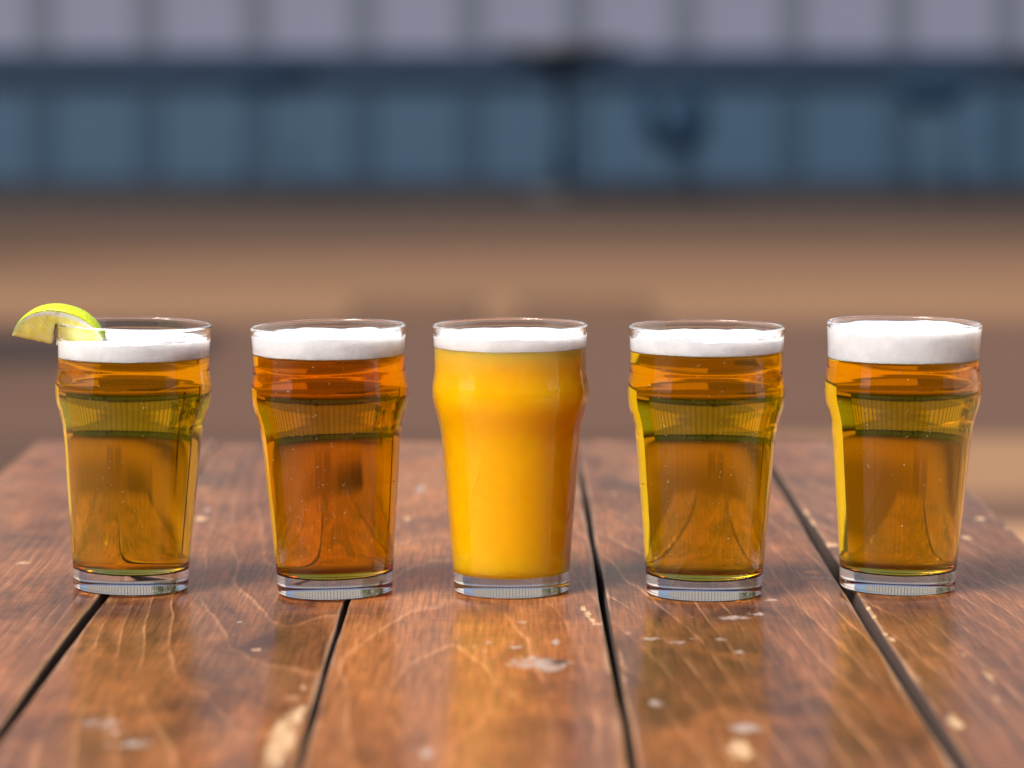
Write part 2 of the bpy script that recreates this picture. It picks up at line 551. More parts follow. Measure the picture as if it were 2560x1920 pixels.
def plank_mat(name, x0, y0, ky, freq, seed, dark, orange, mott):
    b = N(name)
    c = b.coord()
    warp = b.noise(b.mapping(c, loc=(seed, seed * 2, 0), scale=(9, 1.6, 1)), 1.0, 3.0, 0.5)
    warp2 = b.noise(b.mapping(c, loc=(seed * 3, 0, 0), scale=(40, 5, 1)), 1.0, 2.0, 0.5)
    sep = b.node("ShaderNodeSeparateXYZ")
    b.put(sep.inputs[0], c)
    dx = b.math('SUBTRACT', sep.outputs[0], x0)
    dy = b.math('MULTIPLY', b.math('SUBTRACT', sep.outputs[1], y0), ky)
    rr = b.math('SQRT', b.math('ADD', b.math('MULTIPLY', dx, dx), b.math('MULTIPLY', dy, dy)))
    rc = b.math('ADD', b.math('MULTIPLY', rr, freq), b.math('ADD', b.math('MULTIPLY', warp, 3.2), b.math('MULTIPLY', warp2, 0.55)))
    ring = b.math('FRACT', rc)
    # thin pale line then a slow fall to dark, like early and late wood
    line = b.ramp(ring, [(0.0, 0.05), (0.05, 1.0), (0.12, 0.25), (0.6, 0.06), (1.0, 0.05)])
    amp = b.noise(b.mapping(c, loc=(0, seed, 0), scale=(22, 6, 1)), 1.0, 3.0, 0.6)
    amp = b.ramp(amp, [(0.38, 0.05), (0.64, 1.0)])
    line = b.math('MULTIPLY', line, amp)
    m1 = b.noise(b.mapping(c, loc=(seed, 3, 0), scale=(20, 8, 1)), 1.0, 6.0, 0.66, 0.8)
    m1 = b.ramp(m1, [(0.55 - mott, 0.0), (0.55 + mott * 0.65, 1.0)])
    m2 = b.noise(b.mapping(c, loc=(seed, 9, 0), scale=(5, 2.0, 1)), 1.0, 3.0, 0.5)
    m2 = b.ramp(m2, [(0.30, 0.0), (0.68, 1.0)])
    tone = b.math('ADD', b.math('MULTIPLY', m1, 0.68), b.math('MULTIPLY', m2, 0.32))
    base = b.mix(tone, (*dark, 1), (*orange, 1))
    base = b.mix(b.math('MULTIPLY', line, 0.72), base, (0.48, 0.22, 0.10, 1))
    fib = b.noise(b.mapping(c, loc=(seed, 0, 0), scale=(620, 22, 1)), 1.0, 3.0, 0.6)
    saw = b.noise(b.mapping(c, loc=(seed, 0, 0), scale=(45, 420, 1)), 1.0, 2.0, 0.6)
    f1 = b.ramp(fib, [(0.30, 0.55), (0.72, 1.38)])
    f2 = b.ramp(saw, [(0.30, 0.80), (0.70, 1.18)])
    base = b.mix(1.0, base, f1, 'MULTIPLY')
    base = b.mix(0.8, base, f2, 'MULTIPLY')
    at = b.node("ShaderNodeAttribute", attribute_name="wear")
    sp = b.node("ShaderNodeSeparateColor")
    b.put(sp.inputs[0], at.outputs["Color"])
    grain = b.noise(b.mapping(c, scale=(230, 75, 1)), 1.0, 4.0, 0.65, 0.5)
    pale = b.mix(grain, (0.26, 0.14, 0.07, 1), (0.66, 0.46, 0.26, 1))
    grey = b.mix(grain, (0.13, 0.09, 0.075, 1), (0.44, 0.36, 0.31, 1))
    egr = b.noise(b.mapping(c, loc=(seed, 0, 0), scale=(500, 14, 1)), 1.0, 3.0, 0.6)
    edge = b.mix(egr, (0.10, 0.050, 0.030, 1), (0.46, 0.27, 0.15, 1))

    def thr(x):                      # ragged outline of a worn patch
        k = b.math('ADD', x, b.math('MULTIPLY', b.math('SUBTRACT', grain, 0.5), 1.7))
        return b.ramp(b.math('MULTIPLY', k, b.math('GREATER_THAN', x, 0.02)), [(0.44, 0.0), (0.80, 0.85)])
    ek = b.math('ADD', sp.outputs[2], b.math('MULTIPLY', b.math('SUBTRACT', egr, 0.5), 1.2))
    base = b.mix(b.ramp(ek, [(0.36, 0.0), (0.66, 0.85)]), base, edge)
    base = b.mix(thr(sp.outputs[1]), base, grey)
    base = b.mix(thr(sp.outputs[0]), base, pale)
    wear = b.math('MAXIMUM', thr(sp.outputs[0]), b.math('MULTIPLY', thr(sp.outputs[1]), 0.7))
    at2 = b.node("ShaderNodeAttribute", attribute_name="stain")
    sp2 = b.node("ShaderNodeSeparateColor")
    b.put(sp2.inputs[0], at2.outputs["Color"])
    base = b.mix(thr(sp2.outputs[0]), base, (0.018, 0.012, 0.011, 1))
    base = b.mix(b.math('MULTIPLY', thr(sp2.outputs[1]), 0.8), base, (0.42, 0.17, 0.06, 1))
    h = b.math('ADD', b.math('MULTIPLY', fib, 0.5), b.math('ADD', b.math('MULTIPLY', saw, 0.25), b.math('MULTIPLY', line, 0.72)))
    nrm = b.bump(h, 0.35, 0.0006)
    und = b.noise(b.mapping(c, loc=(seed, 0, 0), scale=(60, 18, 1)), 1.0, 3.0, 0.6)
    nrm2 = b.bump(b.math('ADD', b.math('MULTIPLY', h, 0.3), und), 0.18, 0.0008)
    p = b.principled(Base_Color=base, Roughness=0.55, Normal=nrm)
    p.inputs["Specular IOR Level"].default_value = 0.12
    b.put(p.inputs["Coat Weight"], b.math('SUBTRACT', 0.70, b.math('MULTIPLY', wear, 0.62)))
    rough = b.noise(b.mapping(c, loc=(seed, 5, 0), scale=(30, 14, 1)), 1.0, 4.0, 0.6)
    b.put(p.inputs["Coat Roughness"], b.ramp(rough, [(0.3, 0.10), (0.7, 0.24)]))
    p.inputs["Coat IOR"].default_value = 1.33
    b.put(p.inputs["Coat Normal"], nrm2)
    return b.m


DK, OR = (0.042, 0.0145, 0.0095), (0.265, 0.086, 0.027)
PL = [plank_mat("stained_pine_a", -0.60, 0.30, 0.10, 150, 1.7, DK, OR, 0.16),
      plank_mat("stained_pine_b", -0.10, 1.90, 0.06, 120, 4.1, DK, (0.275, 0.091, 0.028), 0.17),
      plank_mat("stained_pine_c", -0.034, -0.235, 0.20, 44, 7.3, (0.105, 0.039, 0.021), (0.360, 0.125, 0.035), 0.19),
      plank_mat("stained_pine_d", 0.02, -0.85, 0.11, 88, 2.9, DK, (0.275, 0.091, 0.028), 0.17),
      plank_mat("stained_pine_e", 0.10, -0.60, 0.17, 95, 9.2, (0.070, 0.029, 0.019), (0.215, 0.074, 0.028), 0.16)]
end_m = simple("end_grain_and_gap_shade", (0.05, 0.03, 0.022), 0.8, 0.3, 80.0)

# plank heights and sideways slopes: the second plank sits a little low, so two glasses lean on its neighbours
PZ = [0.0, -0.0013, 0.0, 0.0, 0.0003]
PS = [0.0, 0.0, 0.006, -0.004, -0.014]      # dz/dx


def plank_z(k, x):
    return PZ[k] + PS[k] * (x - (GX[k] + GX[k + 1]) / 2)


table = tag(empty("plank_table", (0, -0.05, GZ)), "stained timber table of five worn boards under the row of beer glasses", "table")
TH = 0.038


def make_plank(k):
    x0, x1 = GX[k] + GAP[k] / 2, GX[k + 1] - GAP[k + 1] / 2
    xc = (x0 + x1) / 2
    w = x1 - x0
    # cross-section: rounded top edges, fine steps; sides and underside
    rad = 0.0020
    # proper quarter circle from the side up to the top
    xs = [x0 + rad * (1 - math.cos(R(a))) for a in (0, 22, 45, 67, 90)]
    zs = [-rad * (1 - math.sin(R(a))) for a in (0, 22, 45, 67, 90)]
    nmid = int((w - 2 * rad) / 0.0018)
    for i in range(1, nmid):
        xs.append(x0 + rad + (w - 2 * rad) * i / nmid)
        zs.append(0.0)
    for a in (90, 67, 45, 22, 0):
        xs.append(x1 - rad * (1 - math.cos(R(a))))
        zs.append(-rad * (1 - math.sin(R(a))))
    n_top = len(xs)
    xs += [x1, x0]
    zs += [-TH, -TH]
    n = len(xs)
    ny = 380
    ys = np.linspace(FRONT_Y, BACK_Y + 0.004 * math.sin(k * 2.3), ny)
    chips = [q for q in CH if x0 - 0.02 < q[0] < x1 + 0.02]
    vs, wear, stain = [], [], []
    for j, y in enumerate(ys):
        y = float(y)
        eL = 0.0012 * fbm(y * 6, k * 5.1, 0.3, 2) + 0.00012 * fbm(y * 40, k * 3.7, 1.3, 2)
        eR = 0.0012 * fbm(y * 6, k * 5.1, 4.3, 2) + 0.00012 * fbm(y * 40, k * 3.7, 5.3, 2)
        wL = 0.0045 + 0.0045 * max(0, fbm(y * 9, k * 2.0, 8.0) + 0.15)
        wR = 0.0045 + 0.0045 * max(0, fbm(y * 9, k * 2.0, 12.0) + 0.15)
        shut = 0.0016 * min(1.0, max(0.0, (y - 0.02) / 0.2))      # the first joint closes towards the far end
        if k == 0:
            eR += shut
        if k == 1:
            eL -= shut
        near = [q for q in chips if abs(q[1] - y) < q[3] * 1.7 + 0.004]
        for i in range(n):
            x, z = xs[i], zs[i]
            t = (x - x0) / w
            xx = x + eL * max(0, 1 - t * 9) + eR * max(0, 1 - (1 - t) * 9)
            r_, g_, e_, s_, o_ = 0.0, 0.0, 0.0, 0.0, 0.0
            if i < n_top:
                dl, dr = x - x0, x1 - x
                e_ = max(0.0, (1 - dl / wL) * 0.7, 1 - dr / wR) * 0.86
                z += 0.00025 * fbm(xx * 30, y * 7, k * 3.3, 2)
                for (cx, cy_, ex, ey, st, kind) in near:
                    d = math.hypot((xx - cx) / max(ex, 0.0016), (y - cy_) / max(ey, 0.004))
                    if d < 1.7:
                        q = st * max(0.0, 1.0 - (d / 1.5) ** 2)
                        if kind == 0:
                            r_ = max(r_, q); z -= 0.0006 * q
                        elif kind == 1:
                            g_ = max(g_, q); z -= 0.0003 * q
                        elif kind == 2:
                            s_ = max(s_, q); z -= 0.0008 * q
                        else:
                            o_ = max(o_, q)
            else:
                e_ = 0.0
            vs.append((xx, y + 0.05, z + plank_z(k, xx) - GZ))
            wear.append((r_, g_, e_, 1.0))
            stain.append((s_, o_, 0.0, 1.0))
    fs, mi = [], []
    for j in range(ny - 1):
        for i in range(n):
            i2 = (i + 1) % n
            fs.append((j * n + i, j * n + i2, (j + 1) * n + i2, (j + 1) * n + i))
            mi.append(0 if 1 < i < n_top - 3 else 1)  # sides take the dark end colour, painting in the shade of the gaps
    fs.append(tuple(range(n - 1, -1, -1))); mi.append(1)
    fs.append(tuple((ny - 1) * n + i for i in range(n))); mi.append(1)
    o = mesh_obj("plank", vs, fs, [PL[k], end_m], table, True, mi)
    me = o.data
    for nm, arr in (("wear", wear), ("stain", stain)):
        a = me.color_attributes.new(nm, 'FLOAT_COLOR', 'POINT')
        a.data.foreach_set("color", np.array(arr, dtype=np.float32).ravel())
    return o


for k in range(5):
    make_plank(k)
under = simple("dark_stained_frame_timber", (0.045, 0.025, 0.018), 0.7, 0.3, 20.0, 0.3, (1, 6, 6))
zt = -GZ - TH - 0.0035
for y in (-0.62, -0.05, 0.52):
    MB().box(GX[0] + 0.01, GX[5] - 0.01, y, y + 0.07, zt - 0.045, zt, 0.003).build("cross_batten", under, table)
for x in (GX[0] + 0.05, GX[5] - 0.12):
    for y in (-0.585, 0.555):
        MB().box(x, x + 0.07, y - 0.035 + 0.0705, y + 0.035 + 0.0705, 0.0, zt - 0.003, 0.004).build("leg", under, table)
for x in (GX[0] + 0.055, GX[5] - 0.115):
    MB().box(x, x + 0.06, -0.51, 0.585, 0.16, 0.22, 0.003).build("stretcher", under, table)

# ------------------------------------------------------------------ glasses
OZ = [0.0, 0.8, 2.2, 11, 19.7, 41.5, 63, 80, 88, 93, 97, 102, 108, 113, 117, 121, 126, 134.5, 143, 148.2]
OR_ = [31.2, 32.0, 32.5, 32.85, 33.5, 35.2, 37.0, 38.35, 39.05, 39.8, 40.75, 42.1, 43.55, 43.95, 43.75, 43.0, 42.45, 42.55, 42.95, 43.25]


def r_out(z):
    return pchip(OZ, OR_, z)


def r_in(z):
    z = np.asarray(z, float)
    wall_t = np.interp(z, [0, 16, 40, 90, 130, 151], [2.6, 2.5, 2.3, 2.2, 2.0, 1.7])
    return r_out(np.minimum(z, 148.2)) - wall_t


SEG = 144
ANG = [2 * math.pi * j / SEG for j in range(SEG)]
CA, SA = np.cos(ANG), np.sin(ANG)


def rings_mesh(rings, close_first=None, close_last=None):
    """rings: list of (SEG,3) arrays in millimetres; optional centre points"""
    vs, fs = [], []
    for rg in rings:
        vs += [tuple(p) for p in rg]
    for i in range(len(rings) - 1):
        for j in range(SEG):
            k = (j + 1) % SEG
            fs.append((i * SEG + j, i * SEG + k, (i + 1) * SEG + k, (i + 1) * SEG + j))
    if close_first is not None:
        c = len(vs); vs.append(tuple(close_first))
        for j in range(SEG):
            fs.append((c, (j + 1) % SEG, j))
    if close_last is not None:
        c = len(vs); vs.append(tuple(close_last))
        b = (len(rings) - 1) * SEG
        for j in range(SEG):
            fs.append((c, b + j, b + (j + 1) % SEG))
    return vs, fs


def ring(r, z):
    r = np.broadcast_to(r, (SEG,)); z = np.broadcast_to(z, (SEG,))
    return np.stack([r * CA, r * SA, z], 1)


def mm(vs):
    return [(x * 0.001, y * 0.001, z * 0.001) for x, y, z in vs]


def glass_mat():
    b = N("clear_glass")
    n = b.node("ShaderNodeBsdfGlass")
    n.inputs["Color"].default_value = (0.985, 0.99, 0.988, 1)
    n.inputs["Roughness"].default_value = 0.0
    n.inputs["IOR"].default_value = 1.47
    h = b.noise(b.mapping(b.coord(), scale=(1, 1, 0.35)), 70.0, 2.0, 0.4)
    b.put(n.inputs["Normal"], b.bump(h, 0.06, 0.0012))
    b.t.links.new(n.outputs[0], b.out.inputs[0])
    return b.m


def beer_mat(name, sig, rough=0.0, veil=0.0):
    """wall of the liquid: liquid against glass; its volume absorbs sig (1/m, RGB)"""
    b = N(name)
    n = b.node("ShaderNodeBsdfRefraction")
    n.inputs["Roughness"].default_value = rough
    n.inputs["IOR"].default_value = 1.335 / 1.47
    b.t.links.new(n.outputs[0], b.out.inputs[0])
    d = max(sig)
    v = b.node("ShaderNodeVolumeAbsorption")
    v.inputs["Color"].default_value = (1 - sig[0] / d, 1 - sig[1] / d, 1 - sig[2] / d, 1)
    v.inputs["Density"].default_value = d
    b.t.links.new(v.outputs[0], b.out.inputs[1])
    return b.m


def haze_mat():
    b = N("cloudy_orange_beer")
    sep = b.node("ShaderNodeSeparateXYZ")
    b.put(sep.inputs[0], b.coord())
    cl = b.noise(b.mapping(b.coord(), scale=(1, 1, 2.2)), 30.0, 3.0, 0.5)
    h = b.math('ADD', sep.outputs[2], b.math('MULTIPLY', b.math('SUBTRACT', cl, 0.5), 0.008))
    t = b.ramp(b.math('DIVIDE', h, 0.14), [(0.0, (0.995, 0.52, 0.008)), (0.20, (1.0, 0.52, 0.002)), (0.80, (1.0, 0.52, 0.002)), (0.89, (0.985, 0.49, 0.012)), (0.985, (0.96, 0.51, 0.085))])
    p = b.principled(Base_Color=t, Roughness=0.5)
    p.inputs["Specular IOR Level"].default_value = 0.0
    p.inputs["Subsurface Weight"].default_value = 1.0
    p.inputs["Subsurface Radius"].default_value = (1.0, 0.6, 0.1)
    p.inputs["Subsurface Scale"].default_value = 0.03
    return b.m


def foam_mat():
    b = N("white_foam")
    c = b.coord()
    v = b.node("ShaderNodeTexVoronoi")
    v.inputs["Scale"].default_value = 900
    b.put(v.inputs["Vector"], c)
    big = b.noise(c, 120.0, 4.0, 0.6)
    colr = b.mix(b.ramp(big, [(0.3, 0.0), (0.7, 1.0)]), (0.74, 0.74, 0.75, 1), (0.85, 0.85, 0.86, 1))
    p = b.principled(Base_Color=colr, Roughness=0.7)
    p.inputs["Specular IOR Level"].default_value = 0.15
    p.inputs["Subsurface Weight"].default_value = 1.0
    p.inputs["Subsurface Radius"].default_value = (1, 0.95, 0.9)
    p.inputs["Subsurface Scale"].default_value = 0.006
    hh = b.math('ADD', b.math('MULTIPLY', v.outputs[0], -0.5), b.math('MULTIPLY', big, 0.8))
    b.put(p.inputs["Normal"], b.bump(hh, 0.6, 0.0008))
    return b.m


def bubble_mat():
    b = N("gas_bubble")
    n = b.node("ShaderNodeBsdfGlass")
    n.inputs["IOR"].default_value = 1 / 1.335
    n.inputs["Roughness"].default_value = 0.0
    d = b.node("ShaderNodeBsdfDiffuse")
    d.inputs["Color"].default_value = (0.9, 0.88, 0.8, 1)  # pale diffuse share paints in the glint of the bubbles
    m = b.node("ShaderNodeMixShader")
    m.inputs[0].default_value = 0.4
    b.t.links.new(n.outputs[0], m.inputs[1])
    b.t.links.new(d.outputs[0], m.inputs[2])
    b.t.links.new(m.outputs[0], b.out.inputs[0])
    return b.m


def lace_mat():
    b = N("thin_foam_film")
    v = b.node("ShaderNodeTexVoronoi")
    v.inputs["Scale"].default_value = 1100
    b.put(v.inputs["Vector"], b.coord())
    d = b.node("ShaderNodeBsdfDiffuse")
    d.inputs["Color"].default_value = (0.82, 0.82, 0.82, 1)
    t = b.node("ShaderNodeBsdfTransparent")
    m = b.node("ShaderNodeMixShader")
    b.put(m.inputs[0], b.ramp(v.outputs[0], [(0.15, 0.15), (0.65, 0.60)]))
    b.t.links.new(t.outputs[0], m.inputs[1])
    b.t.links.new(d.outputs[0], m.inputs[2])
    b.t.links.new(m.outputs[0], b.out.inputs[0])
    return b.m


GLASS, FOAM, BUB, LACE = glass_mat(), foam_mat(), bubble_mat(), lace_mat()


def beer_glass(num, u, v_front, plank_k, tilt, z_beer, z_foam, creep, beer_m, label, dome=0.0, lacing=(), bubbles=0, seed=0.0, contact=None):
    """u: pixel column of the base centre, v_front: pixel row of the base's front edge; levels in millimetres"""
    p = on_z(u, v_front)
    cy_ = p.y + 0.0322
    d = ray(u, v_front)
    cx = CAM_O.x + d.x / d.y * (cy_ - CAM_O.y)
    root = empty("beer_glass")
    if contact is None:
        z0 = plank_z(plank_k, cx) + 0.0002
    else:
        z0 = contact
    root.location = (cx, cy_, z0)
    root.rotation_euler = (0, tilt, 0)
    tag(root, label, "beer", "glasses of beer in a row on the table")
    tt = math.tan(tilt)
    lev = lambda r: r * CA * tt                                 # keeps liquid level in a leaning glass
    # contact heights on the inner wall, per angle
    zb = z_beer + lev(r_in(z_beer)) + np.array([0.30 * fbm(CA[j] * 2 + seed, SA[j] * 2, 7.0, 2) + 0.16 * mnoise.noise(Vector((CA[j] * 31 + seed, SA[j] * 31, 2.0))) for j in range(SEG)])
    lace = np.array([creep * (0.5 + 0.9 * fbm(CA[j] * 1.7 + seed, SA[j] * 1.7, seed) + 0.15 * fbm(CA[j] * 6 + seed, SA[j] * 6, seed, 2)) for j in range(SEG)])
    zf = np.minimum(z_foam + lev(r_in(z_foam)) + np.clip(lace, -0.5, 6), 149.2)
    # ---- tumbler: outer skin, rim, inner wall down to the foam
    rings = [ring(r, z) for r, z in ((10, 0.9), (24, 0.7), (29.0, 0.15), (30.4, 0.0))]
    zz = np.concatenate([np.linspace(0.15, 3, 8), np.linspace(4.5, 76, 32), np.linspace(78, 148.2, 60)])
    rings += [ring(r_out(z), z) for z in zz]
    ro, ri = float(r_out(148.2)), float(r_in(148.2))
    rc, rw = (ro + ri) / 2, (ro - ri) / 2
    for a in range(1, 12):                                      # rounded, slightly swollen rim
        t = math.pi * a / 12
        k = 1.0 + 0.16 * math.sin(t)
        rings.append(ring(rc + rw * k * math.cos(t), 148.9 + 1.55 * math.sin(t) + 0.0))
    zi_end = zf - 0.35
    for t in np.linspace(0, 1, 14):
        z = 148.4 + (zi_end - 148.4) * t
        rings.append(ring(r_in(z) + 0.03 * (t > 0.6), z))
    vs, fs = rings_mesh(rings, close_first=(0, 0, 0.95))
    mesh_obj("tumbler", mm(vs), fs, GLASS, root)
    # ---- beer
    br = [ring(r, z) for r, z in ((8, 10.0), (16, 10.1), (23, 10.4), (26.5, 10.9), (28.6, 11.9), (29.8, 13.3))]
    n_w = 90
    for t in np.linspace(0, 1, n_w):
        z = 15.0 + (zb - 15.0) * t
        rr = r_in(z)
        rr = rr - 0.35 * max(0.0, 1 - t * n_w / 2.0)
        br.append(ring(rr, z))
    ntop = len(br)
    for q in (0.985, 0.9, 0.7, 0.45, 0.2):
        rr = r_in(z_beer) * q
        br.append(ring(rr, z_beer + lev(rr)))
    vs, fs = rings_mesh(br, close_first=(0, 0, 10.0), close_last=(0, 0, z_beer))
    nside = (ntop - 1) * SEG
    mi = [0] * nside + [1] * ((len(br) - ntop) * SEG) + [0] * SEG + [1] * SEG
    mesh_obj("beer", mm(vs), fs, [beer_m, FOAM], root, True, mi)
    # ---- foam head
    fr = []
    for t in np.linspace(0, 1, 12):
        z = zb + (zf - zb) * t
        fr.append(ring(r_in(z) - 0.01, z))
    rtop = r_in(zf) - 0.01
    for q in (0.985, 0.965, 0.94, 0.90, 0.84, 0.76, 0.66, 0.54, 0.42, 0.30, 0.18, 0.08):
        rr = rtop * q
        k = max(0.0, 1 - (1 - q) / 0.11) ** 1.6
        bumps = np.array([0.55 * fbm(rr[j] * CA[j] * 0.10 + seed, rr[j] * SA[j] * 0.10, seed, 4) for j in range(SEG)])
        zc = z_foam + lev(rr) - 0.5 + dome * (1 - q * q) + bumps
        fr.append(ring(rr, zf * k + zc * (1 - k)))
    vs, fs = rings_mesh(fr, close_last=(0, 0, z_foam - 0.5 + dome))
    foam = mesh_obj("foam_head", mm(vs), fs, FOAM, root)
    # ---- foam left clinging to the inside of the glass
    for (a0, a1, z_lo, z_hi, th, fq, sd) in lacing:
        na, nz = int((a1 - a0) / 0.45), int((z_hi - z_lo) / 0.16)
        vs, fs, idx = [], [], {}
        keep = set()
        for i in range(na):
            for j in range(nz):
                a = R(a0 + (a1 - a0) * (i + 0.5) / na)
                z = z_lo + (z_hi - z_lo) * (j + 0.5) / nz
                e = min(i + 1, na - i) / na * 5
                e2 = (1 - j / nz)
                if fbm(a * fq, z * 0.30, sd, 3) + 0.5 * min(e, 1) + 0.45 * e2 > th:
                    keep.add((i, j))

        def vert(i, j):
            if (i, j) not in idx:
                a = R(a0 + (a1 - a0) * i / na)
                z = z_lo + (z_hi - z_lo) * j / nz
                rr = float(r_in(min(z, 148.2))) - 0.05 - 0.25 * abs(mnoise.noise(Vector((a * 60, z * 2.2, sd))))
                idx[(i, j)] = len(vs)
                vs.append((rr * math.cos(a), rr * math.sin(a), z))
            return idx[(i, j)]
        for (i, j) in keep:
            fs.append((vert(i, j), vert(i + 1, j), vert(i + 1, j + 1), vert(i, j + 1)))
        if fs:
            o = mesh_obj("foam_lacing", mm(vs), fs, LACE, foam)
            sm = o.modifiers.new("thick", 'SOLIDIFY')
            sm.thickness = 0.0003
            sm.offset = -1
    # ---- gas bubbles in the beer
    if bubbles:
        rnd = random.Random(num * 13 + 5)
        vs, fs = [], []
        base_v = []
        for a in range(1, 4):
            for b in range(6):
                t, q = math.pi * a / 4, 2 * math.pi * b / 6
                base_v.append((math.sin(t) * math.cos(q), math.sin(t) * math.sin(q), math.cos(t)))
        base_v += [(0, 0, 1), (0, 0, -1)]
        base_f = []
        for a in range(2):
            for b in range(6):
                c = (b + 1) % 6
                base_f.append((a * 6 + b, (a + 1) * 6 + b, (a + 1) * 6 + c, a * 6 + c))
        for b in range(6):
            c = (b + 1) % 6
            base_f.append((18, b, c)); base_f.append((19, 12 + c, 12 + b))
        cols = [(rnd.uniform(-1, 1) * 0.75, rnd.uniform(0.3, 0.9)) for _ in range(7)]
        for q in range(bubbles):
            z = rnd.uniform(20, z_beer - 2)
            if rnd.random() < 0.55:
                cxn, dep = rnd.choice(cols)
                ang = -math.pi / 2 + cxn + rnd.gauss(0, 0.012)
            else:
                ang = rnd.uniform(0, 2 * math.pi)
            rad_b = rnd.uniform(0.16, 0.42)
            rr = float(r_in(z)) - rad_b - rnd.uniform(0.1, 1.2)
            o = (rr * math.cos(ang), rr * math.sin(ang), z)
            b0 = len(vs)
            vs += [(o[0] + rad_b * x, o[1] + rad_b * y, o[2] + rad_b * zq) for x, y, zq in base_v]
            fs += [tuple(i + b0 for i in f) for f in base_f]
        ob = mesh_obj("bubbles", mm(vs), fs, BUB, root)
        ob["kind"] = "stuff"
    return root


B1 = beer_mat("pale_gold_beer", (0.5, 8.6, 75))
B2 = beer_mat("amber_beer", (0.6, 15.0, 120), rough=0.03)
B3 = haze_mat()
B4 = beer_mat("clear_gold_beer", (0.4, 9.5, 90))
B5 = beer_mat("deep_gold_beer", (0.3, 9.8, 95))

# glasses one and two straddle a gap, leaning from the higher plank down to the low second plank


x1c, x2c = on_z(327.5, 1490).x, on_z(839, 1501).x
e1 = GX[1] - GAP[1] / 2 - 0.003        # edge of the first plank
e2 = GX[2] + GAP[2] / 2 + 0.003        # edge of the third plank
t1 = math.atan((plank_z(0, e1) - plank_z(1, x1c + 0.0305)) / (x1c + 0.0305 - e1))
t2 = -math.atan((plank_z(2, e2) - plank_z(1, x2c - 0.0305)) / (e2 - (x2c - 0.0305)))
c1 = plank_z(0, e1) - math.tan(t1) * (x1c - e1) + 0.0004
c2 = plank_z(2, e2) + math.tan(t2) * (e2 - x2c) + 0.0004

gl1 = beer_glass(1, 327.5, 1490, 1, t1, 131.8, 141.0, 0.8, B1, "glass of pale golden beer with the lime wedge on its rim",
                 lacing=[(-62, -38, 142, 146.5, 0.55, 4.0, 3.0)], bubbles=80, seed=1.3, contact=c1)
gl2 = beer_glass(2, 839, 1501, 1, t2, 134.8, 144.4, 1.7, B2, "glass of dark amber beer, the reddest in the row", bubbles=160, seed=4.7, contact=c2)
gl3 = beer_glass(3, 1279, 1500, 2, -PS[2], 138.2, 144.6, 0.9, B3, "glass of opaque cloudy orange beer in the middle of the row", seed=8.1)
gl4 = beer_glass(4, 1760, 1507, 3, -PS[3], 136.8, 144.2, 1.6, B4, "glass of clear golden beer beside the cloudy orange one, with foam lacing",
                 lacing=[(-52, -12, 143.5, 147.6, 0.55, 4.0, 6.0), (-140, -96, 144, 147.4, 0.62, 4.0, 2.2)], bubbles=220, seed=11.9)
gl5 = beer_glass(5, 2243, 1496, 4, -PS[4], 130.6, 147.2, 1.2, B5, "glass of deep golden beer with the thickest foam head",
                 dome=1.2, bubbles=90, seed=15.2)

# ------------------------------------------------------------------ lime wedge on the first glass


